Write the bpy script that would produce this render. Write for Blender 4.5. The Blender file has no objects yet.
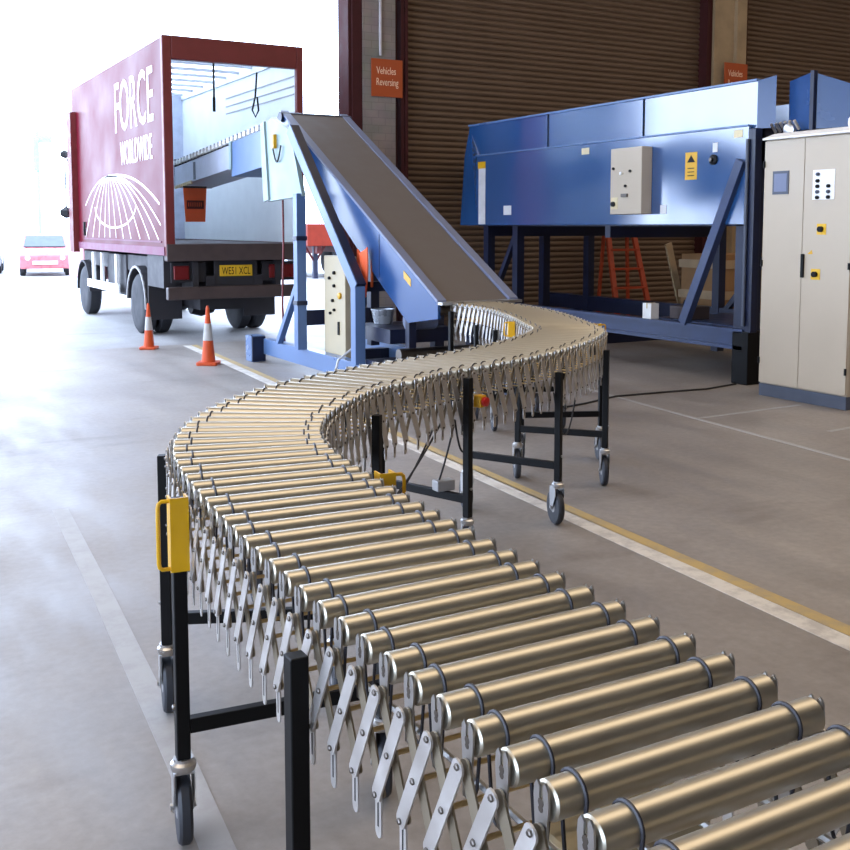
import bpy, bmesh, math, random
import numpy as np
from mathutils import Vector, Matrix
random.seed(7)
PI = math.pi
SC = bpy.context.scene
COL = SC.collection

# ------------------------------------------------------------------ materials
def new_mat(name):
    m = bpy.data.materials.new(name); m.use_nodes = True
    nt = m.node_tree
    return m, nt, nt.nodes['Principled BSDF']
def L(c):
    return tuple(((v/255.0)/12.92 if v/255.0 <= .04045 else ((v/255.0+.055)/1.055)**2.4) for v in c)+(1,)
def mat(name, rgb, rough=.5, metal=0, spec=.5, var=.12, scale=6, bump=0, coat=0, rvar=.08, ior=None):
    """one colour with slight procedural variation in tone and gloss"""
    m, nt, b = new_mat(name)
    c = L(rgb)
    tc = nt.nodes.new('ShaderNodeTexCoord')
    n = nt.nodes.new('ShaderNodeTexNoise'); n.inputs['Scale'].default_value = scale; n.inputs['Detail'].default_value = 4
    nt.links.new(tc.outputs['Object'], n.inputs['Vector'])
    r = nt.nodes.new('ShaderNodeMapRange')
    r.inputs['From Min'].default_value = .3; r.inputs['From Max'].default_value = .7
    r.inputs['To Min'].default_value = 1-var; r.inputs['To Max'].default_value = 1+var
    nt.links.new(n.outputs['Fac'], r.inputs['Value'])
    mx = nt.nodes.new('ShaderNodeVectorMath'); mx.operation = 'SCALE'
    mx.inputs[0].default_value = c[:3]
    nt.links.new(r.outputs['Result'], mx.inputs['Scale'])
    nt.links.new(mx.outputs['Vector'], b.inputs['Base Color'])
    r2 = nt.nodes.new('ShaderNodeMapRange')
    r2.inputs['From Min'].default_value = .3; r2.inputs['From Max'].default_value = .7
    r2.inputs['To Min'].default_value = max(.02, rough-rvar); r2.inputs['To Max'].default_value = min(1, rough+rvar)
    nt.links.new(n.outputs['Fac'], r2.inputs['Value'])
    nt.links.new(r2.outputs['Result'], b.inputs['Roughness'])
    b.inputs['Metallic'].default_value = metal
    b.inputs['Specular IOR Level'].default_value = spec
    if ior: b.inputs['IOR'].default_value = ior
    if coat: b.inputs['Coat Weight'].default_value = coat; b.inputs['Coat Roughness'].default_value = .08
    if bump:
        bp = nt.nodes.new('ShaderNodeBump'); bp.inputs['Strength'].default_value = bump; bp.inputs['Distance'].default_value = .01
        nt.links.new(n.outputs['Fac'], bp.inputs['Height']); nt.links.new(bp.outputs['Normal'], b.inputs['Normal'])
    return m

M = {}
M['steel'] = mat('roller_steel', (192,186,170), .40, 1, var=.06, scale=5, rvar=.06)
M['link'] = mat('galvanised_link', (196,192,188), .42, .75, var=.1, scale=14)
M['inner'] = mat('shaded_zinc_link', (158,148,130), .45, 1, var=.1)  # inner links: tan zinc, with shade behind the outer links darkened into the colour
M['zinc'] = mat('yellow_zinc_rod', (206,184,140), .35, 1, var=.08)
M['chrome'] = mat('bright_zinc', (190,190,190), .34, 1, var=.06)
M['bolt'] = mat('bolt_steel', (110,104,98), .4, 1)
M['black'] = mat('black_paint', (9,9,10), .5, 0, .2, var=.2)
M['band'] = mat('drive_band_rubber', (38,38,46), .5, 0)
M['rubber'] = mat('grey_rubber', (38,40,46), .6, 0, var=.15)
M['tyre'] = mat('tyre_rubber', (34,35,40), .75, 0, var=.15)
M['yellow'] = mat('yellow_paint', (206,156,6), .4, 0, var=.06)
M['red'] = mat('red_button', (190,30,24), .4)
M['beige'] = mat('beige_enamel', (180,166,145), .42, 0, var=.03, scale=2)
M['beige2'] = mat('cream_plastic', (172,158,128), .5, 0, var=.05)
M['kick'] = mat('grey_plinth', (70,76,90), .5)
M['blue'] = mat('gloss_blue_paint', (30,72,122), .16, 0, 1.0, var=.05, scale=1.2, rvar=.05, ior=1.75)
M['blue_b'] = mat('mid_blue_paint', (32,68,118), .22, 0, .6, var=.05, scale=1.2, rvar=.06)
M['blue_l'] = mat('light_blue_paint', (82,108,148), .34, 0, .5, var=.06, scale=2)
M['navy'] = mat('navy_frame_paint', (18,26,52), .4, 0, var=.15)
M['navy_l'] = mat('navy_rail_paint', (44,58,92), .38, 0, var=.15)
M['pale'] = mat('pale_green_sheet', (128,150,150), .4, 0, var=.04)
M['belt'] = mat('conveyor_belt', (92,84,78), .62, 0, var=.06, scale=5)
M['beltgrey'] = mat('belt_side_grey', (104,112,138), .45, 0, var=.08)
M['white'] = mat('white_plate', (232,232,230), .45, 0, var=.03)
M['label'] = mat('label_white', (205,205,205), .5)
M['tan'] = mat('tan_label', (205,190,150), .5)
M['truckred'] = mat('truck_red_panel', (90,12,28), .40, 0, .08, var=.04, scale=1)
M['truckpale'] = mat('truck_trim_pale', (112,64,84), .5, 0, .2)
M['cabpaint'] = mat('cab_paint', (196,140,146), .4, 0, .3)
M['truckframe'] = mat('truck_frame_red', (104,36,34), .45, 0, var=.1)
M['truckdark'] = mat('truck_chassis', (38,36,40), .6, 0, var=.25)
M['truckbrown'] = mat('truck_bumper', (64,52,50), .55, 0, var=.2)
M['truckwhite'] = mat('truck_lining', (214,218,218), .5, 0, var=.05, scale=3)
M['decal'] = mat('white_vinyl', (248,248,250), .5, 0, var=.01)
M['plate'] = mat('number_plate_yellow', (216,170,30), .5)
M['tail'] = mat('tail_lamp_red', (104,26,26), .35, 0, .3)
M['bow'] = mat('roof_bow_grey', (150,152,156), .6)
M['boomgrey'] = mat('boom_grey', (168,174,190), .42)
M['trailer'] = mat('trailer_red', (120,38,22), .5, 0, .2)
M['orange'] = mat('orange_sign', (160,68,22), .5, 0, var=.05)
M['orangehi'] = mat('orange_fabric', (236,98,50), .6, 0, var=.06)
M['cone'] = mat('cone_orange', (196,78,34), .55, 0, .3, var=.05)
M['coneband'] = mat('cone_band', (172,170,166), .5, 0, var=.1)
M['signtext'] = mat('sign_lettering', (226,190,160), .5)
M['darkred'] = mat('dark_red_panel', (92,20,18), .5)
M['ladder'] = mat('ladder_orange', (164,58,24), .5, 0, var=.1)
M['maroon'] = mat('maroon_steel', (62,30,30), .7, 0, .15, var=.15)
M['gap'] = mat('dark_recess', (16,15,16), .8)
M['cable'] = mat('cable_black', (24,24,28), .5)
M['cablewhite'] = mat('cable_white', (206,206,206), .5)
M['card'] = mat('cardboard', (150,112,72), .8, 0, var=.1)
M['timber'] = mat('timber', (176,150,116), .7, 0, var=.12)
M['carred'] = mat('car_red', (186,104,110), .3, 0, .5)
M['carsilver'] = mat('car_silver', (170,176,184), .3, .4)
M['glassdark'] = mat('car_glass', (60,70,80), .1)
M['conduit'] = mat('conduit', (180,176,180), .4)
M['mast'] = mat('pale_blue_mast', (130,160,200), .4)
M['grey'] = mat('grey_box', (150,148,146), .5)
M['paintw'] = None

def concrete(name, base, dark, rough, scale=.35):
    m, nt, b = new_mat(name)
    tc = nt.nodes.new('ShaderNodeTexCoord')
    def noise(s, d, stretch=None):
        n = nt.nodes.new('ShaderNodeTexNoise'); n.inputs['Scale'].default_value = s; n.inputs['Detail'].default_value = d
        n.inputs['Roughness'].default_value = .62
        if stretch:
            mp = nt.nodes.new('ShaderNodeMapping'); mp.inputs['Scale'].default_value = stretch
            mp.inputs['Rotation'].default_value = (0,0,math.radians(-25))
            nt.links.new(tc.outputs['Object'], mp.inputs['Vector']); nt.links.new(mp.outputs['Vector'], n.inputs['Vector'])
        else: nt.links.new(tc.outputs['Object'], n.inputs['Vector'])
        return n
    def ramp(n, p0, c0, p1, c1):
        r = nt.nodes.new('ShaderNodeValToRGB')
        r.color_ramp.elements[0].position = p0; r.color_ramp.elements[0].color = c0
        r.color_ramp.elements[1].position = p1; r.color_ramp.elements[1].color = c1
        nt.links.new(n.outputs['Fac'], r.inputs['Fac']); return r
    def mix(a, bb, f, typ='MIX'):
        x = nt.nodes.new('ShaderNodeMix'); x.data_type = 'RGBA'; x.blend_type = typ
        nt.links.new(a, x.inputs['A']); nt.links.new(bb, x.inputs['B'])
        if isinstance(f, float): x.inputs['Factor'].default_value = f
        else: nt.links.new(f, x.inputs['Factor'])
        return x.outputs['Result']
    n1 = noise(.45, 6); r1 = ramp(n1, .32, L(dark), .68, L(base))
    n2 = noise(3.0, 8, (1,.28,1)); r2 = ramp(n2, .3, (.78,.77,.76,1), .6, (1.06,1.06,1.06,1))
    n3 = noise(22, 5); r3 = ramp(n3, .3, (.86,.86,.86,1), .7, (1.06,1.06,1.06,1))
    n4 = noise(1.1, 3, (.5,1.6,1)); r4 = ramp(n4, .60, (1,1,1,1), .70, (.80,.78,.77,1))
    c = mix(r1.outputs['Color'], r2.outputs['Color'], 1.0, 'MULTIPLY')
    c = mix(c, r3.outputs['Color'], 1.0, 'MULTIPLY')
    c = mix(c, r4.outputs['Color'], 1.0, 'MULTIPLY')
    nt.links.new(c, b.inputs['Base Color'])
    rr = nt.nodes.new('ShaderNodeMapRange'); rr.inputs['From Min'].default_value = .3; rr.inputs['From Max'].default_value = .7
    rr.inputs['To Min'].default_value = rough-.1; rr.inputs['To Max'].default_value = rough+.12
    nt.links.new(n2.outputs['Fac'], rr.inputs['Value']); nt.links.new(rr.outputs['Result'], b.inputs['Roughness'])
    b.inputs['Specular IOR Level'].default_value = .4
    bp = nt.nodes.new('ShaderNodeBump'); bp.inputs['Strength'].default_value = .12; bp.inputs['Distance'].default_value = .01
    nt.links.new(n3.outputs['Fac'], bp.inputs['Height']); nt.links.new(bp.outputs['Normal'], b.inputs['Normal'])
    return m
M['floor'] = concrete('floor_concrete', (150,143,136), (124,116,109), .5)
M['yard'] = concrete('yard_concrete', (158,156,155), (136,134,133), .6)
def worn_paint(name, rgb, under):
    m, nt, b = new_mat(name)
    tc = nt.nodes.new('ShaderNodeTexCoord'); n = nt.nodes.new('ShaderNodeTexNoise')
    n.inputs['Scale'].default_value = 7; n.inputs['Detail'].default_value = 8; n.inputs['Roughness'].default_value = .7
    nt.links.new(tc.outputs['Object'], n.inputs['Vector'])
    r = nt.nodes.new('ShaderNodeValToRGB')
    r.color_ramp.elements[0].position = .38; r.color_ramp.elements[0].color = L(under)
    r.color_ramp.elements[1].position = .55; r.color_ramp.elements[1].color = L(rgb)
    nt.links.new(n.outputs['Fac'], r.inputs['Fac']); nt.links.new(r.outputs['Color'], b.inputs['Base Color'])
    b.inputs['Roughness'].default_value = .6
    return m
M['line_y'] = worn_paint('worn_yellow_paint', (178,152,96), (160,142,108))
M['line_w'] = worn_paint('worn_white_paint', (206,200,190), (176,170,162))
M['line_f'] = worn_paint('faded_white_paint', (160,158,156), (150,147,145))

def brick_mat():
    m, nt, b = new_mat('painted_brick')
    tc = nt.nodes.new('ShaderNodeTexCoord')
    mp = nt.nodes.new('ShaderNodeMapping'); mp.inputs['Rotation'].default_value = (math.radians(90),0,0)
    nt.links.new(tc.outputs['Object'], mp.inputs['Vector'])
    br = nt.nodes.new('ShaderNodeTexBrick'); br.inputs['Scale'].default_value = 2.2
    br.inputs['Color1'].default_value = L((128,112,98)); br.inputs['Color2'].default_value = L((122,107,94)); br.inputs['Mortar'].default_value = L((112,100,88))
    br.inputs['Mortar Size'].default_value = .012
    nt.links.new(mp.outputs['Vector'], br.inputs['Vector'])
    n = nt.nodes.new('ShaderNodeTexNoise'); n.inputs['Scale'].default_value = 3; n.inputs['Detail'].default_value = 6
    nt.links.new(tc.outputs['Object'], n.inputs['Vector'])
    x = nt.nodes.new('ShaderNodeMix'); x.data_type = 'RGBA'; x.blend_type = 'OVERLAY'; x.inputs['Factor'].default_value = .45
    nt.links.new(br.outputs['Color'], x.inputs['A']); nt.links.new(n.outputs['Color'], x.inputs['B'])
    hs = nt.nodes.new('ShaderNodeHueSaturation'); hs.inputs['Saturation'].default_value = .55
    nt.links.new(x.outputs['Result'], hs.inputs['Color'])
    nt.links.new(hs.outputs['Color'], b.inputs['Base Color']); b.inputs['Roughness'].default_value = .85
    return m
M['brick'] = brick_mat()
M['column'] = mat('column_plaster', (150,128,98), .8, 0, var=.18, scale=3)
M['shutter'] = mat('shutter_steel', (98,78,62), .5, .25, var=.08, scale=2)
M['wall'] = mat('wall_paint', (120,112,104), .85, 0, var=.08, scale=1)
M['ceil'] = mat('roof_sheet', (128,122,114), .8, 0, var=.05, scale=1)
def roof_translucent():
    m = bpy.data.materials.new('translucent_roof'); m.use_nodes = True; nt = m.node_tree
    nt.nodes.remove(nt.nodes['Principled BSDF']); out = nt.nodes['Material Output']
    t = nt.nodes.new('ShaderNodeBsdfTranslucent'); t.inputs['Color'].default_value = (.9,.93,.95,1)
    d = nt.nodes.new('ShaderNodeBsdfDiffuse'); d.inputs['Color'].default_value = (.85,.88,.9,1)
    n = nt.nodes.new('ShaderNodeTexNoise'); n.inputs['Scale'].default_value = 2
    mr = nt.nodes.new('ShaderNodeMapRange'); mr.inputs['To Min'].default_value = .12; mr.inputs['To Max'].default_value = .3
    nt.links.new(n.outputs['Fac'], mr.inputs['Value'])
    mx = nt.nodes.new('ShaderNodeMixShader')
    nt.links.new(mr.outputs['Result'], mx.inputs['Fac']); nt.links.new(t.outputs['BSDF'], mx.inputs[1]); nt.links.new(d.outputs['BSDF'], mx.inputs[2])
    tp = nt.nodes.new('ShaderNodeBsdfTransparent'); m2 = nt.nodes.new('ShaderNodeMixShader'); m2.inputs['Fac'].default_value = .4
    nt.links.new(mx.outputs['Shader'], m2.inputs[1]); nt.links.new(tp.outputs['BSDF'], m2.inputs[2])
    nt.links.new(m2.outputs['Shader'], out.inputs['Surface'])
    return m
M['glassroof'] = roof_translucent()

# ------------------------------------------------------------------ mesh builder
ROOTLOC = {}
class MB:
    def __init__(s): s.v = []; s.f = []; s.m = []; s.sm = []
    def add(s, vs, fs, mi=0, smooth=False):
        o = len(s.v); s.v += [tuple(p) for p in vs]
        for f in fs: s.f.append([i+o for i in f]); s.m.append(mi); s.sm.append(smooth)
    def box(s, lo, hi, mi=0):
        x0,y0,z0 = lo; x1,y1,z1 = hi
        s.add([(x0,y0,z0),(x1,y0,z0),(x1,y1,z0),(x0,y1,z0),(x0,y0,z1),(x1,y0,z1),(x1,y1,z1),(x0,y1,z1)],
              [(0,3,2,1),(4,5,6,7),(0,1,5,4),(1,2,6,5),(2,3,7,6),(3,0,4,7)], mi)
        return s
    def bar(s, p, q, w, h, side=None, mi=0):
        """rectangular bar p->q; w along `side`, h along the third axis"""
        p = Vector(p); q = Vector(q); d = (q-p).normalized()
        sd = Vector(side) if side is not None else (Vector((0,0,1)).cross(d) if abs(d.z) < .95 else Vector((1,0,0)))
        sd = (sd-d*sd.dot(d)).normalized(); t = d.cross(sd)
        a = sd*w/2; b = t*h/2
        vs = [p-a-b,p+a-b,p+a+b,p-a+b,q-a-b,q+a-b,q+a+b,q-a+b]
        s.add(vs, [(0,3,2,1),(4,5,6,7),(0,1,5,4),(1,2,6,5),(2,3,7,6),(3,0,4,7)], mi)
        return s
    def tube(s, pts, r, n=8, closed=False, mi=0, cap=True):
        P = [Vector(p) for p in pts]; N = len(P); rings = []; prev = None
        for i in range(N):
            if closed: d = (P[(i+1)%N]-P[i-1]).normalized()
            else: d = (P[min(i+1,N-1)]-P[max(i-1,0)]).normalized()
            if prev is None:
                u = d.cross(Vector((0,0,1)))
                if u.length < .05: u = d.cross(Vector((1,0,0)))
            else: u = prev-d*prev.dot(d)
            u.normalize(); prev = u; w = d.cross(u)
            rings.append([P[i]+(u*math.cos(2*PI*k/n)+w*math.sin(2*PI*k/n))*r for k in range(n)])
        vs = [p for rg in rings for p in rg]; fs = []
        for i in range(N if closed else N-1):
            a = i*n; b = ((i+1)%N)*n
            for k in range(n): fs.append((a+k, a+(k+1)%n, b+(k+1)%n, b+k))
        s.add(vs, fs, mi, True)
        if not closed and cap:
            s.add(rings[0], [tuple(range(n))[::-1]], mi); s.add(rings[-1], [tuple(range(n))], mi)
        return s
    def lathe(s, prof, o=(0,0,0), axis=(0,0,1), n=24, mi=0, smooth=True):
        """prof: list of (radius, height along axis)"""
        o = Vector(o); d = Vector(axis).normalized()
        u = d.cross(Vector((0,0,1)))
        if u.length < .05: u = Vector((1,0,0))
        u.normalize(); w = d.cross(u); vs = []; fs = []
        for r, h in prof:
            for k in range(n):
                a = 2*PI*k/n; vs.append(o+d*h+(u*math.cos(a)+w*math.sin(a))*r)
        for i in range(len(prof)-1):
            for k in range(n):
                fs.append((i*n+k, i*n+(k+1)%n, (i+1)*n+(k+1)%n, (i+1)*n+k))
        fs.append(tuple(range(n))[::-1]); fs.append(tuple((len(prof)-1)*n+k for k in range(n)))
        s.add(vs, fs, mi, smooth); return s
    def prism(s, poly, ext, mi=0):
        """planar polygon (3D points) extruded by vector ext"""
        P = [Vector(p) for p in poly]; e = Vector(ext); n = len(P)
        vs = P+[p+e for p in P]
        fs = [tuple(range(n))[::-1], tuple(range(n,2*n))]+[(i,(i+1)%n,n+(i+1)%n,n+i) for i in range(n)]
        s.add(vs, fs, mi); return s
    def mesh(s, name, mats, off=(0,0,0), smooth_angle=40):
        me = bpy.data.meshes.new(name)
        o = Vector(off)
        me.from_pydata([tuple(Vector(p)-o) for p in s.v], [], s.f)
        for m in (mats if isinstance(mats,(list,tuple)) else [mats]): me.materials.append(m)
        me.polygons.foreach_set('material_index', s.m)
        me.polygons.foreach_set('use_smooth', s.sm)
        bm = bmesh.new(); bm.from_mesh(me); bmesh.ops.recalc_face_normals(bm, faces=bm.faces); bm.to_mesh(me); bm.free()
        if any(s.sm): me.set_sharp_from_angle(angle=math.radians(smooth_angle))
        me.update(); return me
    def build(s, name, mats, parent=None, label=None, bevel=0, loc=None):
        off = loc if loc is not None else (ROOTLOC.get(parent.name, (0,0,0)) if parent else (0,0,0))
        me = s.mesh(name, mats, off)
        ob = bpy.data.objects.new(name, me); COL.objects.link(ob)
        if parent: ob.parent = parent
        elif loc is not None: ob.location = loc
        ROOTLOC[ob.name] = tuple(off)
        if label: ob['label'] = label
        if bevel:
            b = ob.modifiers.new('edge','BEVEL'); b.width = bevel; b.segments = 2; b.limit_method = 'ANGLE'
        return ob
def tag(o, label=None, cat=None, group=None, kind=None):
    if label: o['label'] = label
    if cat: o['category'] = cat
    if group: o['group'] = group
    if kind: o['kind'] = kind
    return o
def thing(name, loc, label, cat, group=None):
    o = bpy.data.objects.new(name, None); o.empty_display_size = .2; COL.objects.link(o); o.location = loc
    ROOTLOC[o.name] = tuple(loc); return tag(o, label, cat, group)
def text_mesh(mb, body, origin, xdir, ydir, height, width=None, depth=.004, mi=0, font_shear=0):
    """add extruded lettering to a builder; origin = lower left of the first capital"""
    cu = bpy.data.curves.new('lettering','FONT'); cu.body = body; cu.size = 1; cu.extrude = .5; cu.resolution_u = 3
    ob = bpy.data.objects.new('lettering', cu); COL.objects.link(ob)
    dg = bpy.context.evaluated_depsgraph_get(); me = ob.evaluated_get(dg).to_mesh()
    P = [v.co.copy() for v in me.vertices]; F = [tuple(p.vertices) for p in me.polygons]
    ob.evaluated_get(dg).to_mesh_clear(); bpy.data.objects.remove(ob); bpy.data.curves.remove(cu)
    x0 = min(p.x for p in P); x1 = max(p.x for p in P)
    y1 = .72; y0 = 0
    X = Vector(xdir).normalized(); Y = Vector(ydir).normalized(); Z = X.cross(Y); O = Vector(origin)
    sy = height/(y1-y0); sx = (width/(x1-x0)) if width else sy
    mb.add([O+X*((p.x-x0)*sx)+Y*(p.y*sy)+Z*((p.z+.5)*depth) for p in P], F, mi)

# ------------------------------------------------------------------ camera
H = 1.65; F = 1030.0; YAW = math.radians(29.5); PITCH = math.atan(F/11500); YP = 227+F*math.tan(PITCH)
cd = bpy.data.cameras.new('camera'); cam = bpy.data.objects.new('camera', cd); COL.objects.link(cam)
cam.location = (0,0,H); cam.rotation_euler = (PI/2-PITCH, 0, -YAW)
cd.sensor_width = 36; cd.lens = F/850*36; cd.shift_y = -(425-YP)/850
cd.clip_start = .05; cd.clip_end = 500
SC.camera = cam

# ------------------------------------------------------------------ the setting
YW = 14.2
def struct(mb, name, m, **k): return tag(mb.build(name, m, **k), kind='structure')
struct(MB().box((-9,-10,-.1),(26,YW+.05,0)), 'floor', M['floor'])
struct(MB().box((-70,YW+.05,-.12),(90,150,-.002)), 'ground', M['yard'])
ZC = 8.2
struct(MB().box((-9,-10,ZC),(26,YW+.4,ZC+.15)), 'ceiling', M['ceil'])
struct(MB().box((-9.2,-10,0),(-9,-7.5,ZC)), 'wall_left', M['wall'])
struct(MB().box((-9.2,-7.5,5.6),(-9,YW+.4,ZC)), 'wall_left_lintel', M['wall'])
struct(MB().box((-9.2,12.6,0),(-9,YW+.4,5.6)), 'wall_left_pier', M['brick'])
struct(MB().box((26,-10,0),(26.2,YW+.4,ZC)), 'wall_right', M['wall'])
struct(MB().box((-9.2,-10.2,0),(26.2,-10,ZC)), 'wall_front', M['wall'])
ZO = 6.6
struct(MB().box((-9,YW,ZO),(26,YW+.35,ZC)), 'wall_back', M['wall'])
struct(MB().box((-9,YW,0),(-7.5,YW+.35,ZO)), 'wall_back_pier', M['brick'])
# piers and steel jambs of the row of vehicle doors
struct(MB().box((6.90,YW-.12,0),(7.45,YW+.35,ZO)), 'column', M['brick'])
struct(MB().box((14.03,YW-.12,0),(14.75,YW+.35,ZO)), 'column', M['column'])
struct(MB().box((14.52,YW-.2,0),(14.76,YW-.12,ZO)), 'trim_4', M['column'])
struct(MB().box((6.69,YW-.06,0),(6.74,YW+.30,ZO)).box((6.74,YW-.1,0),(6.90,YW-.04,ZO)).box((6.74,YW+.05,0),(6.90,YW+.1,ZO)), 'trim_1', M['maroon'])
struct(MB().box((7.45,YW-.03,0),(7.53,YW+.3,ZO)).box((7.56,YW-.1,0),(7.61,YW+.2,ZO)).box((7.62,YW-.12,0),(7.67,YW+.2,ZO)), 'trim_2', M['maroon'])
struct(MB().box((13.87,YW-.1,0),(13.93,YW+.2,ZO)).box((13.95,YW-.06,0),(14.03,YW+.2,ZO)).box((14.76,YW-.06,0),(14.93,YW+.2,ZO)), 'trim_3', M['maroon'])
def shutter(name, x0, x1):
    mb = MB(); pitch = .094; n = int(ZO/pitch)+1; prof = []
    for k in range(n):
        for j in range(6):
            t = j/6
            prof.append((YW+.12-.028*math.sin(PI*t)**.8 if t < .84 else YW+.125, k*pitch+t*pitch))
    vs = []; fs = []
    for y, z in prof: vs += [(x0,y,z),(x1,y,z)]
    for i in range(len(prof)-1): fs.append((2*i,2*i+1,2*i+3,2*i+2))
    mb.add(vs, fs, 0, True)
    mb.box((x0,YW+.14,0),(x1,YW+.2,ZO)); mb.box((x0,YW+.06,0),(x1,YW+.16,.12))
    return struct(mb, name, M['shutter'])
shutter('door_1', 7.67, 13.87); shutter('door_2', 14.93, 25.9)
# floor lines
def strip(name, pts, w, m):
    mb = MB()
    for (x0,y0),(x1,y1) in zip(pts[:-1], pts[1:]):
        mb.bar((x0,y0,.0012),(x1,y1,.0012), w, .002, side=(Vector((0,0,1)).cross(Vector((x1-x0,y1-y0,0)))))
    return struct(mb, name, m)
strip('floor_marking', [(3.42,0),(3.53,2.7),(3.68,5.2),(4.25,14.1)], .085, M['line_y'])
strip('floor_marking', [(3.31,0),(3.42,2.63),(3.59,5.1),(4.15,14.1)], .11, M['line_w'])
strip('floor_marking', [(6.6,8.3),(6.505,7.66),(6.178,4.78),(5.9,2.5)], .045, M['line_f'])
strip('floor_marking', [(6.40,6.50),(7.70,6.53)], .045, M['line_f'])
strip('floor_marking', [(6.9,5.55),(7.6,5.6)], .05, M['line_f'])
strip('floor_marking', [(.72,1.6),(.847,3.04),(.952,4.57),(1.05,6.2)], .09, M['line_f'])

# ------------------------------------------------------------------ flexible roller conveyor
CP = np.array([[0.9575,-.6],[0.9575,.2],[0.9575,0.9541],[0.9702,1.4169],[0.9616,1.7076],[0.9725,1.872],[0.9722,2.0014],[1.002,2.4686],[1.0649,3.0308],[1.2056,3.3509],[1.361,3.6239],[1.8085,4.1031],[2.1295,4.2129],[2.2482,4.3614],[3.1771,4.6435],[4.2519,5.4391],[4.3594,5.7955],[4.752,6.5496],[5.1374,7.7741],[4.673,9.178]])
def bspline(P, n=40):
    out = []
    for i in range(len(P)-3):
        t = np.linspace(0,1,n,endpoint=(i==len(P)-4))[:,None]; a,b,c,d = P[i:i+4]
        out.append(((1-t)**3*a+(3*t**3-6*t**2+4)*b+(-3*t**3+3*t**2+3*t+1)*c+t**3*d)/6)
    return np.vstack(out)
CC = bspline(np.vstack([CP, 2*CP[-1]-CP[-2]]))
SS = np.r_[0, np.cumsum(np.linalg.norm(np.diff(CC,axis=0),axis=1))]
# arc length zero where the photographed path begins
i0 = np.argmin(np.linalg.norm(CC-np.array([.9575,.9541]),axis=1)); SS = SS-SS[i0]
# even resampling and a light smoothing of the heading
SG = np.arange(SS[0], SS[-1], .01)
CX = np.interp(SG, SS, CC[:,0]); CY = np.interp(SG, SS, CC[:,1])
TH = np.unwrap(np.arctan2(np.gradient(CY), np.gradient(CX)))
ker = np.hanning(25); ker /= ker.sum()
THs = np.convolve(np.pad(TH,(12,12),'edge'), ker, 'valid')
SOFF = 0.0
def path(s, off=0.0, z=0.0):
    x = np.interp(s, SG, CX); y = np.interp(s, SG, CY); th = np.interp(s, SG, THs)
    return Vector((x-math.sin(th)*off, y+math.cos(th)*off, z))
def heading(s): return float(np.interp(s, SG, THs))
def normal(s):
    th = heading(s); return Vector((-math.sin(th), math.cos(th), 0))
W = .471; RR = .0255; ZT = .972; ZA = ZT-RR
ROLL = [.026+.0875*i for i in range(-3,57)]
ROLL += [ROLL[-1]+.0965*(k+1) for k in range(40)]
conv = thing('roller_conveyor', (2.2,4.3,0), 'long winding roller conveyor of grey steel rollers on black castored legs with silver scissor sides', 'conveyor')
CL = Vector(conv.location)
# shared meshes
mb = MB()
mb.lathe([(RR-.003,-W/2),(RR,-W/2+.003),(RR,W/2-.003),(RR-.003,W/2)], axis=(1,0,0), n=28)
for sg in (-1,1): mb.lathe([(.006,0),(.006,.008)], o=(sg*W/2 if sg > 0 else -W/2-.008,0,0), axis=(1,0,0), n=8, mi=1)
roller_me = mb.mesh('roller', [M['steel'],M['bolt']])
def band_mesh(x):
    pts = []
    for k in range(13):
        a = -.25+ (PI+.5)*k/12; pts.append((x, (RR+.002)*math.cos(a), (RR+.002)*math.sin(a)))
    for k in range(1,4):
        t = k/4; pts.append((x, pts[12][1]*(1-t)-.012*t, pts[12][2]*(1-t)-.125*t))
    for k in range(5):
        a = PI+PI*k/4; pts.append((x, .012*math.cos(a), -.125+.012*math.sin(a)))
    for k in range(1,4):
        t = k/4; pts.append((x, .012*(1-t)+pts[0][1]*t, -.125*(1-t)+pts[0][2]*t))
    return MB().tube(pts, .0031, 6, closed=True)
bands = {}
for x in (.042,.055):
    bands[('l',x)] = band_mesh(-W/2+x); bands[('r',x)] = band_mesh(W/2-x)
band_me = {k: b.mesh('drive_band', M['band']) for k, b in bands.items()}
def hook_mesh(sg):
    """slotted hook plate standing at a roller end"""
    x = sg*(W/2+.006); w = .016
    pts = [(-w*.75,-.085),(w*.75,-.085),(w*.8,-.03),(w,.004),(w*.9,.018),(w*.55,.026),(w*.2,.020),(w*.25,.008),(w*.1,-.002),(-w*.15,-.002),(-w*.25,.010),(-w*.2,.022),(-w*.5,.028),(-w*.9,.020),(-w,.002),(-w*.8,-.03)]
    m = MB().prism([(x-.0015*sg,a,b) for a,b in pts], (.003*sg,0,0))
    m.lathe([(.005,0),(.005,.002)], o=(x,0,-.008), axis=(sg,0,0), n=8, mi=1)
    return m
hooks = {sg: hook_mesh(sg) for sg in (-1,1)}
hook_me = {sg: h.mesh('axle_hook', [M['chrome'],M['bolt']]) for sg, h in hooks.items()}
def place(me, name, parent, loc, rz, local=False):
    o = bpy.data.objects.new(name, me); COL.objects.link(o); o.parent = parent
    if not local: o.location = Vector(loc)-CL; o.rotation_euler = (0,0,rz)
    return o
def xf(mb, big, loc, rz):
    R = Matrix.Rotation(rz,3,'Z'); l = Vector(loc); o = len(big.v)
    big.v += [tuple(R@Vector(p)+l) for p in mb.v]
    for f,m,sm in zip(mb.f,mb.m,mb.sm): big.f.append([i+o for i in f]); big.m.append(m); big.sm.append(sm)
far_bands = MB(); far_hooks = MB()
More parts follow.
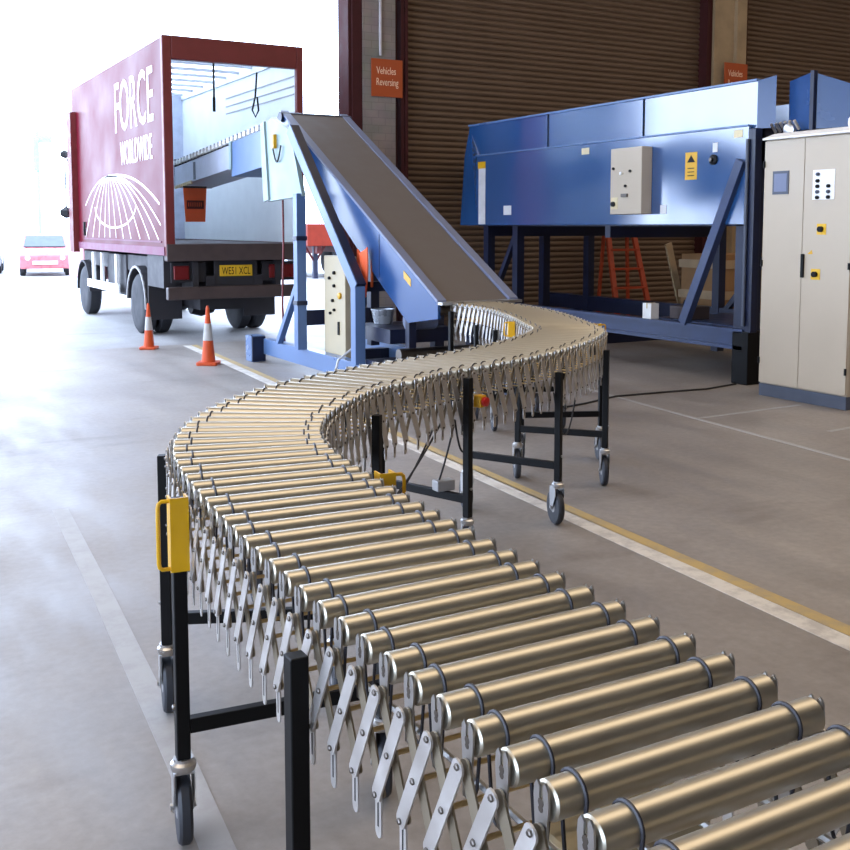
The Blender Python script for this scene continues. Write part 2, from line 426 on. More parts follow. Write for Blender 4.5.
for i, s in enumerate(ROLL):
    p = path(s,0,ZA); rz = heading(s)-PI/2
    r = place(roller_me, 'roller', conv, p, rz)
    a, b = (.042,.055) if i % 2 else (.055,.042)
    for key in (('l',a),('r',b)):
        if i < 50: place(band_me[key], 'drive_band', r, None, 0, True)
        else: xf(bands[key], far_bands, p, rz)
    for sg in (-1,1):
        if i < 50: place(hook_me[sg], 'axle_hook', r, None, 0, True)
        else: xf(hooks[sg], far_hooks, p, rz)
tag(far_bands.build('drive_band', M['band'], conv), kind='stuff')
tag(far_hooks.build('axle_hook', [M['chrome'],M['bolt']], conv), kind='stuff')
# scissor links
ZL1, ZL0 = .912, .742
def slat_outline(w, l, n=5):
    """rounded flat bar outline along v from 0 to l"""
    P = []
    for k in range(n+1): a = -PI/2+ (k/n-.5)*PI; P.append((w*math.cos(a)*1.0, w*math.sin(a)*.7))
    P = [(w*math.cos(PI+PI*k/n), w*.7*math.sin(PI+PI*k/n)) for k in range(n+1)]
    P += [(w*math.cos(PI*k/n), l+w*.7*math.sin(PI*k/n)) for k in range(n+1)]
    return P
def link(mb, A, B, nrm, w=.0135, th=.0035, bolts=False, mi=0):
    A = Vector(A); B = Vector(B); d = B-A; l = d.length; d.normalize(); n = Vector(nrm).normalized()
    u = d.cross(n).normalized(); n = u.cross(d).normalized()
    if n.dot(Vector(nrm)) < 0: n = -n
    mb.prism([A+u*x+d*y-n*th/2 for x,y in slat_outline(w,l)], n*th, mi)
    if bolts:
        for t in (0,.5,1):
            c = A+d*l*t
            mb.lathe([(.0052,0),(.0052,.003),(.0035,.0045)], o=c+n*th/2, axis=n, n=6, mi=1)
    return mb
def blade(mb, P, nrm, tan):
    """slotted tongue hanging from the lower pivot"""
    P = Vector(P); n = Vector(nrm); t = Vector(tan); z = Vector((0,0,1)); w = .0105
    def q(a,b): return P+t*a+z*b-n*.0012
    out = [q(-w,.012),q(w,.012),q(w,-.062)]+[q(w*math.cos(PI*k/6),-.062-w*1.2*math.sin(PI*k/6)) for k in range(1,6)]+[q(-w,-.062)]
    mb.prism(out, n*.0025)
    mb.prism([q(-.0022,-.012)+n*.0003*8.5,q(.0022,-.012)+n*.00255,q(.0022,-.055)+n*.00255,q(-.0022,-.055)+n*.00255], n*.0004, mi=1)
    return mb
rest_links = MB(); rest_blades = MB(); nlink = 0; nblade = 0
order = []
for sd in (1,-1):
    for i in range(len(ROLL)-1): order.append((sd,i))
def near(sd,i):
    s = ROLL[i]
    vis = (sd == 1 and (s < 2.35 or s > 6.9)) or (sd == -1 and 2.25 < s < 6.6)
    p = path(s); d = math.hypot(p.x,p.y)
    return d*(1 if vis else 3)
order.sort(key=lambda a: near(*a))
for sd, i in order:
    s0, s1 = ROLL[i], ROLL[i+1]; n0 = normal(s0)*sd; n1 = normal(s1)*sd; nn = (n0+n1).normalized()
    at = lambda s, o, z: path(s, sd*(W/2+o), z)
    lw = .0135 if s0 < 1.6 else .0165
    k_ = min(1, max(0, (s0-1.4)/1.0)); zt_, zb_ = ZL1+.028*k_, ZL0-.034*k_
    for outer in (1,0):
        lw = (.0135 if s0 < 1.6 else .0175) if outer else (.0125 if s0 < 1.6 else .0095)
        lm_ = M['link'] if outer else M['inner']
        if outer: A, B = at(s0,.021,zt_), at(s1,.021,zb_)
        else: A, B = at(s1,.011,zt_), at(s0,.011,zb_)
        if nlink < 100:
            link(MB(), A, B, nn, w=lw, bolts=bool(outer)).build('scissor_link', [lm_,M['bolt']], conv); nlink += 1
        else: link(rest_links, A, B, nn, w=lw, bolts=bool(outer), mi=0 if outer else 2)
    Pb = at(s1,.0165,zb_+.012*k_); tv = Vector((math.cos(heading(s1)),math.sin(heading(s1)),0))
    if nblade < 100: blade(MB(), Pb, n1, tv).build('slotted_blade', [M['link'],M['gap']], conv); nblade += 1
    else: blade(rest_blades, Pb, n1, tv)
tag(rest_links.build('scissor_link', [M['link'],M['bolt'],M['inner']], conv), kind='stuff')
tag(rest_blades.build('slotted_blade', [M['link'],M['gap']], conv), kind='stuff')
# tie rods across the frame
for i in range(len(ROLL)-1):
    sm = (ROLL[i]+ROLL[i+1])/2; z = (ZL0+ZL1)/2
    MB().tube([path(sm,W/2+.012,z), path(sm,-W/2-.012,z)], .0042, 6).build('cross_rod', M['zinc'], conv)
# legs on casters
def leg(s, off, ztop, swivel, zbot=.245):
    p = path(s, off); swivel = math.atan2(p.y,p.x)-PI/2+swivel; th = heading(s); t = Vector((math.cos(th),math.sin(th),0)); n = Vector((-math.sin(th),math.cos(th),0))
    lg = MB().bar((p.x,p.y,zbot),(p.x,p.y,ztop), .036, .036, side=t).build('leg', M['black'], conv, bevel=.003)
    b = MB().lathe([(.007,0),(.007,.006),(.004,.008)], o=p+n*math.copysign(.018,off)+Vector((0,0,.39)), axis=n*math.copysign(1,off), n=8).build('bolt', M['chrome'], lg)
    a = Vector((math.cos(swivel),math.sin(swivel),0)); f = Vector((-a.y,a.x,0))      # axle and rolling directions
    R = .098; wc = p+f*.03+Vector((0,0,R))
    fk = MB()
    fk.lathe([(.03,zbot-.03),(.034,zbot-.022),(.034,zbot-.01),(.026,zbot-.004),(.026,zbot+.004)], o=(p.x,p.y,0), n=20)
    for sg in (-1,1):
        e = a*(sg*.025)
        fk.prism([p+e+f*(-.03)+Vector((0,0,zbot-.03)), p+e+f*.052+Vector((0,0,zbot-.03)), p+e+f*.056+Vector((0,0,zbot-.075)), wc+e+f*.018+Vector((0,0,.0)), wc+e+f*.0+Vector((0,0,-.018)), wc+e-f*.018, p+e+f*(-.032)+Vector((0,0,zbot-.07))], a*(.003*sg))
        fk.lathe([(.009,0),(.009,.008)], o=wc+a*sg*.026, axis=a*sg, n=8)
    fk.prism([p-a*.027+f*(-.024)+Vector((0,0,zbot-.034)),p+a*.027+f*(-.024)+Vector((0,0,zbot-.034)),p+a*.027+f*.034+Vector((0,0,zbot-.034)),p-a*.027+f*.034+Vector((0,0,zbot-.034))], (0,0,.006))
    fk.build('caster_fork', M['chrome'], lg)
    wh = MB().lathe([(R*.72,-.018),(R*.93,-.018),(R,-.010),(R,.010),(R*.93,.018),(R*.72,.018)], o=wc, axis=a, n=36)
    wh.lathe([(R*.2,-.02),(R*.68,-.012),(R*.7,0),(R*.68,.012),(R*.2,.02)], o=wc, axis=a, n=24, mi=1)
    wh.build('caster_wheel', [M['rubber'],M['grey']], lg)
    return lg
view = YAW
frames = [(-.16,1,1,.86,.86),(.72,1,1,.885,.86),(1.62,1,1,.95,.84),(2.32,1,1,.895,.84),(3.24,1,1,.84,.875),(4.14,1,1,.84,.93),(4.98,1,1,.84,.857),(5.88,1,1,.84,.875),(6.5,1,1,.84,.84),(7.62,1,1,.826,.84),(8.18,1,1,.82,.84),(8.72,1,1,.9,.86)]
OFF = W/2+.05
for k, (s, l, r, zl, zr) in enumerate(frames):
    sw = [.1,.1,.12,.1,.2,.1,.38,.16,.22,.2,.1,0][k]
    leg(s, OFF, zl, sw*.7); leg(s, -OFF, zr, sw)
    A = path(s, OFF-.018, .335); B = path(s, -OFF+.018, .335)
    MB().bar(A, B, .03, .04).build('crossbar', M['black'], conv, bevel=.003)
# yellow lift handles, stop button, junction box, cables, drive motor
def handle(s, sd, z0, z1):
    p = path(s, sd*OFF); n = normal(s)*sd; th = heading(s); t = Vector((math.cos(th),math.sin(th),0)); z = Vector((0,0,1))
    h = MB()
    h.bar(p-t*.021+z*z0, p-t*.021+z*z1, .048, .005, side=n)
    for e in (-1,1): h.bar(p+n*e*.0215+z*z0, p+n*e*.0215+z*z1, .005, .044, side=n)
    hp = h.build('lift_handle', M['yellow'], conv, label='yellow lift handle bracket')
    q = p+n*.022-t*.012
    pts = [q+z*(z1-.008), q+n*.022+z*(z1-.008), q+n*.029+z*(z1-.014), q+n*.031+z*(z1-.024), q+n*.031+z*(z0+.024), q+n*.029+z*(z0+.014), q+n*.022+z*(z0+.008), q+z*(z0+.008)]
    MB().tube(pts, .0055, 8).build('grip', M['yellow'], hp)
handle(1.62, 1, .76, .955)
handle(1.60, -1, .82, .968)
handle(6.62, -1, .80, .965)
handle(6.95, 1, .84, .955)
p = path(4.235, -(OFF+.0)); n = -normal(4.235)
es = MB().bar(p+Vector((0,0,.775)), p+Vector((0,0,.835)), .045, .05, side=n).build('stop_switch', M['yellow'], conv, label='yellow emergency stop box', bevel=.005)
MB().lathe([(.02,0),(.024,.01),(.022,.022),(.012,.026)], o=p+n*.022+Vector((0,0,.805)), axis=n, n=18).build('stop_button', M['red'], es)
A = path(4.14, -OFF+.15, .385)
MB().box((A.x-.05,A.y-.03,.357),(A.x+.05,A.y+.03,.41)).build('junction_box', M['grey'], conv, bevel=.006)
def sag(a, b, drop, n=12):
    a = Vector(a); b = Vector(b); return [a.lerp(b,k/n)-Vector((0,0,drop*4*(k/n)*(1-k/n))) for k in range(n+1)]
for (s0,o0,z0,s1,o1,z1,dr) in [(3.98,-.2,.72,3.4,-.2,.36,.06),(4.0,-.22,.72,3.35,-.24,.40,.03),(4.08,-.25,.73,4.12,-.12,.40,.02),(4.08,-.25,.73,4.16,-.27,.62,.10),(5.1,-.2,.72,5.5,-.2,.72,.28),(1.9,-.2,.7,2.6,-.2,.7,.2)]:
    MB().tube(sag(path(s0,o0,z0), path(s1,o1,z1), dr), .005, 6).build('cable', M['cable'], conv)
for s in (.15,-.12):
    p = path(s, -.02); th = heading(s)
    mm = MB().box((p.x-.16,p.y-.05,.70),(p.x+.10,p.y+.05,.80))
    mm.build('drive_motor', M['beige2'], conv, bevel=.01)
pts = [path(.32+.045*math.sin(k*.9)*.5, -.08-.16*k/60, .74+.022*math.cos(k*.9)) for k in range(61)]
MB().tube(pts, .006, 6).build('coiled_cable', M['yellow'], conv)
for o in (.17,.06,-.05,-.17):
    MB().tube([path(s, o, ZA-.125) for s in np.arange(-.2,.75,.05)], .006, 6).build('line_shaft', M['chrome'], conv)

# ------------------------------------------------------------------ inclined belt with boom into the truck
inc = thing('belt_conveyor', (4.9,9.8,0), 'blue inclined belt conveyor rising from the roller line to a boom in the truck', 'conveyor')
BX0, BX1 = 4.66, 5.46; Y0, Z0 = 7.97, .985; Y1, Z1 = 11.63, 3.02
sl = (Z1-Z0)/(Y1-Y0)
def bz(y): return Z0+(y-Y0)*sl
nz = Vector((0,-sl,1)).normalized()
mb = MB()
mb.prism([(BX0+.06,Y0,bz(Y0)-.012),(BX0+.06,Y1,bz(Y1)-.012),(BX0+.06,Y1,bz(Y1)-.05),(BX0+.06,Y0,bz(Y0)-.05)], (BX1-BX0-.12,0,0))
mb.build('belt', M['belt'], inc)
for x0, x1, nm in ((BX0-.03,BX0,'near'),(BX1,BX1+.03,'far')):
    m = MB().prism([(x0,Y0-.02,bz(Y0)),(x0,Y0-.02,bz(Y0)-.16),(x0,Y0+.55,bz(Y0)-.24),(x0,Y0+1.3,bz(Y0+1.3)-.50),(x0,Y1-.25,bz(Y1)-.42),(x0,Y1+.02,bz(Y1)-.26),(x0,Y1+.02,bz(Y1))], (x1-x0,0,0))
    sp = m.build('side_panel', M['blue_b'], inc, bevel=.004)
    if nm == 'near':
        MB().box((x0-.004,9.1,1.15),(x0,9.106,1.58)).build('panel_seam', M['navy'], sp)
        yy = 8.52; zz = bz(yy)-.13
        MB().prism([(x0-.004,yy-.07,zz-.03-.07*sl),(x0-.004,yy+.07,zz-.03+.07*sl),(x0-.004,yy+.07,zz+.04+.07*sl),(x0-.004,yy-.07,zz+.04-.07*sl)], (.003,0,0)).build('label', M['yellow'], sp, label='yellow sticker')
# grey rails flanking the belt
for x0, x1 in ((BX0-.035,BX0+.06),(BX1-.06,BX1+.035)):
    MB().prism([(x0,Y0-.02,bz(Y0)-.02),(x0,Y0-.02,bz(Y0)+.012),(x0,Y1+.03,bz(Y1)+.012),(x0,Y1+.03,bz(Y1)-.02)], (x1-x0,0,0)).build('edge_rail', M['beltgrey'], inc, bevel=.004)
MB().box((BX0-.03,Y0-.1,Z0-.03),(BX1+.03,Y0+.0,Z0-.005)).build('transfer_plate', M['chrome'], inc, label='bright steel transfer plate')
MB().tube([(BX0,Y0+.08,Z0-.08),(BX1,Y0+.08,Z0-.08)], .055, 16).build('tail_drum', M['bolt'], inc)
MB().tube([(BX0-.06,Y1,bz(Y1)-.07),(BX1+.06,Y1,bz(Y1)-.07)], .06, 16).build('head_drum', M['navy'], inc)
# head housing with pendant switch
hs = MB().prism([(4.45,10.62,1.99),(4.45,11.66,1.95),(4.45,11.80,2.28),(4.45,11.82,2.86),(4.45,11.5,2.93),(4.45,10.95,2.72)], (.05,0,0))
hs.prism([(4.43,11.60,1.97),(4.43,11.76,1.95),(4.43,11.80,2.25),(4.43,11.84,2.86),(4.43,11.72,2.90)], (.03,0,0))
hsg = hs.build('head_housing', M['pale'], inc, bevel=.004, label='pale grey head side plate')
ps = MB().box((4.41,11.36,2.56),(4.45,11.43,2.72)).build('pendant_switch', M['yellow'], hsg)
MB().tube([(4.43,11.43,2.56)]+[(4.43,11.43-.24*k/10,2.56-.16*math.sin(PI*k/10)) for k in range(1,10)]+[(4.43,11.18,2.58)], .01, 8).build('cable', M['cable'], hsg)
MB().prism([(5.34,10.62,1.99),(5.34,11.66,1.95),(5.34,11.8,2.28),(5.34,11.8,2.80),(5.34,10.7,2.3)], (.04,0,0)).build('head_housing', M['pale'], inc)
# boom: two nested sections reaching into the truck, row of small wheels on the rim
def boom_z(y): return 2.98-(y-11.7)*.062
def section(x0,x1,ya,yb,dt,db,m,name):
    return MB().prism([(x0,ya,boom_z(ya)-dt),(x0,yb,boom_z(yb)-dt),(x0,yb,boom_z(yb)-db),(x0,ya,boom_z(ya)-db)], (x1-x0,0,0)).build(name, m, inc, bevel=.006)
section(4.62,5.30,11.7,13.45,.09,.55,M['blue_l'],'boom_section')
section(4.66,5.26,13.45,16.3,.10,.42,M['boomgrey'],'boom_section')
MB().prism([(4.60,13.42,boom_z(13.42)-.08),(4.60,13.5,boom_z(13.5)-.08),(4.60,13.5,boom_z(13.5)-.45),(4.60,13.42,boom_z(13.42)-.45)], (.72,0,0)).build('boom_collar', M['pale'], inc)
MB().box((4.655,15.2,2.36),(4.66,15.3,2.62)).build('boom_latch', M['navy'], inc)
section(4.64,5.28,11.7,16.35,.0,.02,M['navy_l'],'rim_rail')
for k in range(28):
    y = 11.8+k*.163
    MB().box((4.63,y,boom_z(y)-.075),(4.70,y+.085,boom_z(y)-.01)).build('rim_block', M['white'], inc)
MB().box((4.66,16.28,2.27),(5.26,16.33,2.72)).build('boom_nose', M['navy'], inc)
for k in range(9):
    y = 15.4+k*.1
    MB().box((4.64,y,boom_z(y)-.45),(4.67,y+.045,boom_z(y)-.40)).build('nose_block', M['tan'], inc)
# stand
XS = 4.45
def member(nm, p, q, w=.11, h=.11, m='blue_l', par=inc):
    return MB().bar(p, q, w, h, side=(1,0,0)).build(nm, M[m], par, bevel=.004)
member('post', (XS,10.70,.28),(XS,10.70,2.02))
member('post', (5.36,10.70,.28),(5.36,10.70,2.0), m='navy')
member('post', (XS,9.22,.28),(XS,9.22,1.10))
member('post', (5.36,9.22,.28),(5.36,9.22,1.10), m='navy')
MB().bar((XS-.05,9.18,1.05),(XS-.05,10.86,2.74), .014, .13, side=(1,0,0)).bar((XS+.006,9.18,1.05),(XS+.006,10.86,2.74), .096, .118, side=(1,0,0), mi=1).build('strut', [M['blue_l'],M['navy']], inc)  # navy inner bar paints in the shade on the strut's open side
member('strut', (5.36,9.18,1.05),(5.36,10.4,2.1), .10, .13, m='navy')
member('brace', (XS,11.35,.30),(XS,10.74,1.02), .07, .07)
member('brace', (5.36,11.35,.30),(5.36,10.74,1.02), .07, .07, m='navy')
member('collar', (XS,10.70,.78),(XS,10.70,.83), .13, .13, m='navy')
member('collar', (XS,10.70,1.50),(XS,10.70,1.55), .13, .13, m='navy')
member('base_rail', (4.53,8.36,.19),(4.53,11.94,.19), .12, .19)
member('base_rail', (5.6,8.36,.19),(5.6,11.94,.19), .12, .19)
for x in (4.41,5.6):
    ft = MB().box((x-.09,11.95,.0),(x+.09,12.16,.32)).build('base_foot', M['blue_l'], inc, bevel=.006)
    MB().box((x-.085,11.93,.01),(x+.085,11.951,.31)).build('foot_shade_plate', M['navy'], ft)  # dark plate painting the shade on the foot's inward face, no real part
    MB().box((x+.05,8.36,.0),(x+.19,8.5,.095)).build('base_foot', M['blue_l'], inc)
for y in (8.4,9.25,10.7):
    MB().box((4.5,y-.05,.12),(5.6,y+.05,.24)).build('base_crossmember', M['navy'], inc)
MB().box((4.5,10.66,.55),(5.6,10.74,.72)).build('stand_crossmember', M['navy'], inc)
MB().box((4.5,9.3,1.0),(5.36,9.4,1.1)).build('stand_crossmember', M['navy'], inc)
member('lift_leg', (4.72,8.62,.2),(4.72,8.62,.98), .08, .08, m='navy')
member('lift_leg', (5.4,8.62,.2),(5.4,8.62,.98), .08, .08, m='navy')
MB().tube([(4.55,8.55,.44),(5.6,8.55,.44)], .06, 14).build('roller_shaft', M['bolt'], inc)
MB().box((4.5,8.42,.24),(5.6,9.15,.34)).build('drive_tray', M['navy'], inc)
MB().box((4.58,8.78,.52),(5.28,9.56,.66)).build('drive_cover', M['navy'], inc)
MB().tube([(4.75,8.75,.74),(5.05,8.75,.74)], .09, 18).build('gear_motor', M['beltgrey'], inc)
cb = MB().box((4.60,9.84,.24),(4.74,10.38,1.34)).build('control_cabinet', M['beige2'], inc, bevel=.008, label='cream control cabinet under the incline')
for (y,z,m,r) in ((10.1,1.16,'black',.02),(10.22,1.1,'black',.018),(10.1,1.02,'black',.018),(9.96,.92,'yellow',.035),(10.14,.86,'black',.018),(10.1,.76,'black',.016),(10.2,.72,'black',.016)):
    MB().lathe([(r,0),(r,.02),(r*.7,.026)], o=(4.60,y,z), axis=(-1,0,0), n=12).build('switch', M[m], cb)
MB().box((4.585,9.98,.5),(4.6,10.01,.64)).build('handle', M['black'], cb)
MB().tube([(4.58,9.4,.62),(4.56,9.5,.58),(4.54,9.55,.4),(4.36,9.5,.30),(4.29,9.42,.2),(4.28,9.36,.02)], .012, 8).build('white_cable', M['cablewhite'], inc)
MB().tube([(4.62,9.25,1.05),(4.65,9.3,1.4),(4.72,9.5,1.5),(4.78,9.7,1.3),(4.8,9.8,1.22)], .015, 8).build('cable', M['orange'], inc)

MB().tube([(4.66,11.72,2.3),(4.67,11.74,1.4),(4.64,11.72,.7),(4.68,11.74,.05)], .013, 6).build('cable', M['tail'], inc, label='red cable hanging from the head')
# ------------------------------------------------------------------ hanging orange sign at the boom nose
hg = thing('hanging_sign', (4.80,15.75,1.72), 'small orange sign hanging from the boom nose inside the truck', 'sign')
MB().prism([(4.63,15.75,2.27),(5.00,15.75,2.27),(4.97,15.75,1.73),(4.66,15.75,1.73)], (0,.012,0)).build('sign_board', M['orangehi'], hg)
b = MB().box((4.68,15.744,1.93),(4.95,15.75,2.06)).build('text_panel', M['darkred'], hg)
tm = MB()
for k in range(7): tm.box((4.705+k*.033,15.741,1.965),(4.715+k*.033,15.744,2.03)); 
tm.build('lettering', M['orangehi'], b)
MB().box((4.63,15.746,2.25),(5.0,15.765,2.28)).build('hanger_bar', M['truckbrown'], hg)

# ------------------------------------------------------------------ the truck
TX0, TX1, TY0, TY1 = 3.952, 6.02, 14.34, 20.72
tz0, tz1 = 1.27, 4.26
trk = thing('truck', (5.0,17.5,0), 'large dark red box truck backed up to the open doorway with its load space open', 'truck')
bx = MB()
bx.box((TX0,TY0+.06,tz0),(TX0+.05,TY1,tz1))
side = bx.build('side_panel', M['truckred'], trk, bevel=.004)
MB().box((TX1-.05,TY0+.06,tz0),(TX1,TY1,tz1)).build('side_panel', M['truckred'], trk)
MB().box((TX0+.05,TY0+.06,1.42),(TX0+.075,TY1-.5,tz1-.13)).box((TX1-.075,TY0+.06,1.42),(TX1-.05,TY1-.5,tz1-.13)).build('wall_lining', M['truckwhite'], trk, label='white load space lining')
MB().box((TX0+.05,TY1-.55,1.42),(TX1-.05,TY1-.5,tz1-.05)).build('bulkhead', M['boomgrey'], trk)
MB().box((TX0+.05,TY1-.1,tz0),(TX1-.05,TY1,tz1)).build('front_wall', M['truckred'], trk)
MB().box((TX0+.05,TY0,tz0+.02),(TX1-.05,TY1-.1,1.41)).build('load_floor', M['truckbrown'], trk)
MB().box((TX0+.03,TY0+.05,tz1-.012),(TX1-.03,TY1,tz1)).build('roof_sheet', M['glassroof'], trk, label='translucent white roof sheet')
for k in range(9):
    y = TY0+.5+k*.65
    MB().box((TX0+.05,y,tz1-.06),(TX1-.05,y+.06,tz1-.015)).build('roof_bow', M['bow'], trk)
MB().box((TX0+.04,TY0+.06,tz1-.14),(TX0+.1,TY1-.1,tz1-.01)).box((TX1-.1,TY0+.06,tz1-.14),(TX1-.04,TY1-.1,tz1-.01)).build('roof_rail', M['truckwhite'], trk)
# rear portal
rf = MB().box((TX0-.005,TY0-.04,tz0-.03),(TX0+.125,TY0+.06,tz1+.02)).box((TX1-.09,TY0-.04,tz0-.03),(TX1+.01,TY0+.06,tz1+.02)).box((TX0+.125,TY0-.04,3.96),(TX1-.09,TY0+.08,tz1+.02))
rf.build('rear_frame', M['truckframe'], trk, bevel=.012, label='rear door frame')
MB().box((TX0,TY0-.06,tz0-.1),(TX1,TY0+.1,1.41)).build('rear_sill', M['truckbrown'], trk, bevel=.01)
MB().tube([(4.75,TY0+.2,3.98),(4.75,TY0+.2,3.45)], .015, 6).lathe([(.022,0),(.022,.2)], o=(4.75,TY0+.2,3.3), n=8).build('pull_strap', M['black'], trk)
MB().tube([(5.55,TY0+.6,3.96),(5.52,TY0+.6,3.6),(5.47,TY0+.6,3.4),(5.52,TY0+.6,3.3),(5.57,TY0+.6,3.4),(5.55,TY0+.6,3.6)], .014, 6).build('pull_strap', M['black'], trk)
for z in (3.72,3.86,3.6): MB().box((TX1-.085,TY0+.1,z),(TX1-.075,TY0+3.2,z+.02)).build('lashing_rail', M['grey'], trk)
# side trim, door recess, lettering
MB().box((TX0-.02,TY0+.02,tz0-.02),(TX0,TY1,tz0+.10)).build('skirt_rail', M['truckpale'], side)
MB().box((TX0-.012,TY0+.2,tz0+.16),(TX0,TY1-.9,tz0+.18)).build('rubbing_strip', M['truckpale'], side)
MB().box((TX0-.11,20.3,1.18),(TX0,20.66,3.80)).build('door_frame', M['darkred'], side, label='dark red door frame edge')
MB().tube([(TX0-.02,TY1-1.0,1.5),(TX0-.03,TY1-1.05,1.62),(TX0-.02,TY1-1.0,1.74)], .02, 6).build('door_catch', M['black'], side)
lt = MB(); text_mesh(lt, 'FORCE', (TX0-.001,17.15,3.16), (0,-1,0), (0,0,1), .82, 2.32, .004)
lt.build('lettering', M['decal'], side, label='white lettering reading FORCE')
lt = MB(); text_mesh(lt, 'WORLDWIDE', (TX0-.001,16.85,2.63), (0,-1,0), (0,0,1), .38, 1.92, .004)
lt.build('lettering', M['decal'], side, label='white lettering reading WORLDWIDE')
gm = MB()
cy, cz = 17.75, 2.50
def ribbon(pts, w):
    for a, b in zip(pts[:-1], pts[1:]):
        gm.bar((TX0-.002,a[0],a[1]),(TX0-.002,b[0],b[1]), .004, w, side=(1,0,0))
for ye in (20.6,19.7,19.1,18.6,18.15,17.75,17.3,16.8,16.3,15.75,15.2,14.7,14.2):
    P = []
    for j in range(15):
        t = j/14; y = cy+(ye-cy)*t**.72; z = cz-(cz-1.47)*t**1.45
        if TY0+.12 < y < TY1-.9: P.append((y,z))
    if len(P) > 1: ribbon(P, .022)
P = [(cy+(13.2-cy)*t**.7, cz-(cz-1.2)*t**1.7) for t in np.linspace(0,.8,16)]
ribbon([p for p in P if p[0] > TY0+.1], .035)
ribbon([(17.4-1.45*math.cos(a), 2.0-.36*math.sin(a)) for a in np.linspace(0,PI,18)], .03)
gm.build('globe_emblem', M['decal'], side, label='white globe emblem of curved lines')
# chassis and running gear
MB().box((4.55,TY0+.1,.72),(4.68,TY1+.6,.95)).box((5.28,TY0+.1,.72),(5.41,TY1+.6,.95)).box((4.1,TY0+.5,.95),(5.9,TY1-.1,1.2)).build('chassis', M['truckdark'], trk)
MB().box((4.4,16.8,.5),(5.6,18.6,.95)).build('tank', M['truckdark'], trk, bevel=.03)
MB().box((TX0+.12,17.2,.52),(4.5,18.55,1.2)).build('side_locker', M['truckdark'], trk, bevel=.02)
MB().box((4.6,14.9,.42),(5.4,16.9,.62)).tube([(4.2,16.14,.45),(5.8,16.14,.45)], .09, 12).lathe([(.19,-.18),(.24,0),(.19,.18)], o=(5.0,16.14,.46), axis=(1,0,0), n=16).build('rear_axle', M['truckdark'], trk)
def wheel(x0, x1, y, R, out):
    w = MB(); xm = (x0+x1)/2; hw = (x1-x0)/2
    w.lathe([(R*.6,-hw),(R*.9,-hw),(R,-hw*.7),(R,hw*.7),(R*.9,hw),(R*.6,hw)], o=(xm,y,R), axis=(1,0,0), n=40)
    wo = w.build('wheel', M['tyre'], trk)
    h = MB().lathe([(R*.6,0),(R*.56,.02),(R*.40,.06),(R*.22,.05),(R*.2,.0)], o=(xm-hw*.55*(1 if out < 0 else -1)-(.03 if out < 0 else -.03),y,R), axis=(1 if out < 0 else -1,0,0), n=30)
    for k in range(8):
        a = 2*PI*k/8; h.lathe([(.018,0),(.018,.03)], o=(xm-hw*.5*(1 if out<0 else -1),y+R*.3*math.cos(a),R+R*.3*math.sin(a)), axis=(out,0,0), n=6)
    h.build('wheel_hub', M['grey'], wo)
RW = .46
wheel(3.985,4.20,16.14,RW,-1); wheel(4.24,4.44,16.14,RW,-1); wheel(5.52,5.72,16.14,RW,1); wheel(5.76,5.97,16.14,RW,1)
wheel(4.0,4.24,20.25,RW,-1); wheel(5.72,5.96,20.25,RW,1)
def arch(x0,x1,y,R,a0,a1,m,name):
    P = [(x0,y+R*math.cos(a),RW+R*math.sin(a)) for a in np.linspace(a0,a1,14)]; Q = [(x0,y+(R+.035)*math.cos(a),RW+(R+.035)*math.sin(a)) for a in np.linspace(a1,a0,14)]
    MB().prism(P+Q, (x1-x0,0,0)).build(name, m, trk)
arch(3.97,4.47,16.14,.56,math.radians(5),math.radians(178),M['truckdark'],'wheel_arch'); arch(5.5,5.98,16.14,.56,math.radians(5),math.radians(178),M['truckdark'],'wheel_arch')
arch(3.955,3.975,16.14,.56,math.radians(5),math.radians(185),M['grey'],'arch_lip')
arch(3.98,4.3,20.25,.54,math.radians(0),math.radians(180),M['truckdark'],'wheel_arch')
for x0, x1 in ((3.97,4.48),(5.46,5.98)):
    MB().box((x0,15.42,.26),(x1,15.45,1.2)).build('mud_flap', M['truckdark'], trk, bevel=.008)
MB().box((3.97,14.55,.78),(4.12,15.42,1.24)).build('side_skirt', M['truckdark'], trk)
MB().box((3.96,17.3,.56),(3.99,19.75,.70)).build('side_guard', M['white'], trk, label='white side guard rail')
for y in (17.5,18.6,19.3): MB().box((3.985,y,.55),(4.03,y+.12,1.2)).build('guard_bracket', M['white'], trk)
MB().box((TX0+.02,TY0+.0,.62),(TX1-.05,TY0+.12,.80)).build('rear_bumper', M['truckbrown'], trk, bevel=.015)
MB().box((4.68,TY0+.12,.78),(5.34,TY0+.16,1.18)).build('plate_board', M['truckdark'], trk, bevel=.01)
pl = MB().box((4.76,TY0+.10,.94),(5.25,TY0+.12,1.10)).build('number_plate', M['plate'], trk, label='yellow number plate')
lt = MB(); text_mesh(lt, 'WE51 XCL', (4.79,TY0+.10,.965), (1,0,0), (0,0,1), .11, .43, .003); lt.build('lettering', M['black'], pl)
for x0, x1 in ((4.06,4.56),(5.42,5.92)):
    MB().box((x0,TY0+.14,.86),(x1,TY0+.2,1.14)).build('lamp_board', M['truckdark'], trk)
    lm = MB().box((x0+.03 if x0 < 5 else x0+.1,TY0+.10,.90),(x1-.25 if x0 < 5 else x1+.03,TY0+.14,1.10)).build('tail_lamp', M['tail'], trk, bevel=.012, label='red tail lamp cluster')
for x in (4.35,5.6): MB().box((x,TY0+.06,.62),(x+.08,TY0+.6,1.2)).build('bumper_hanger', M['truckdark'], trk)
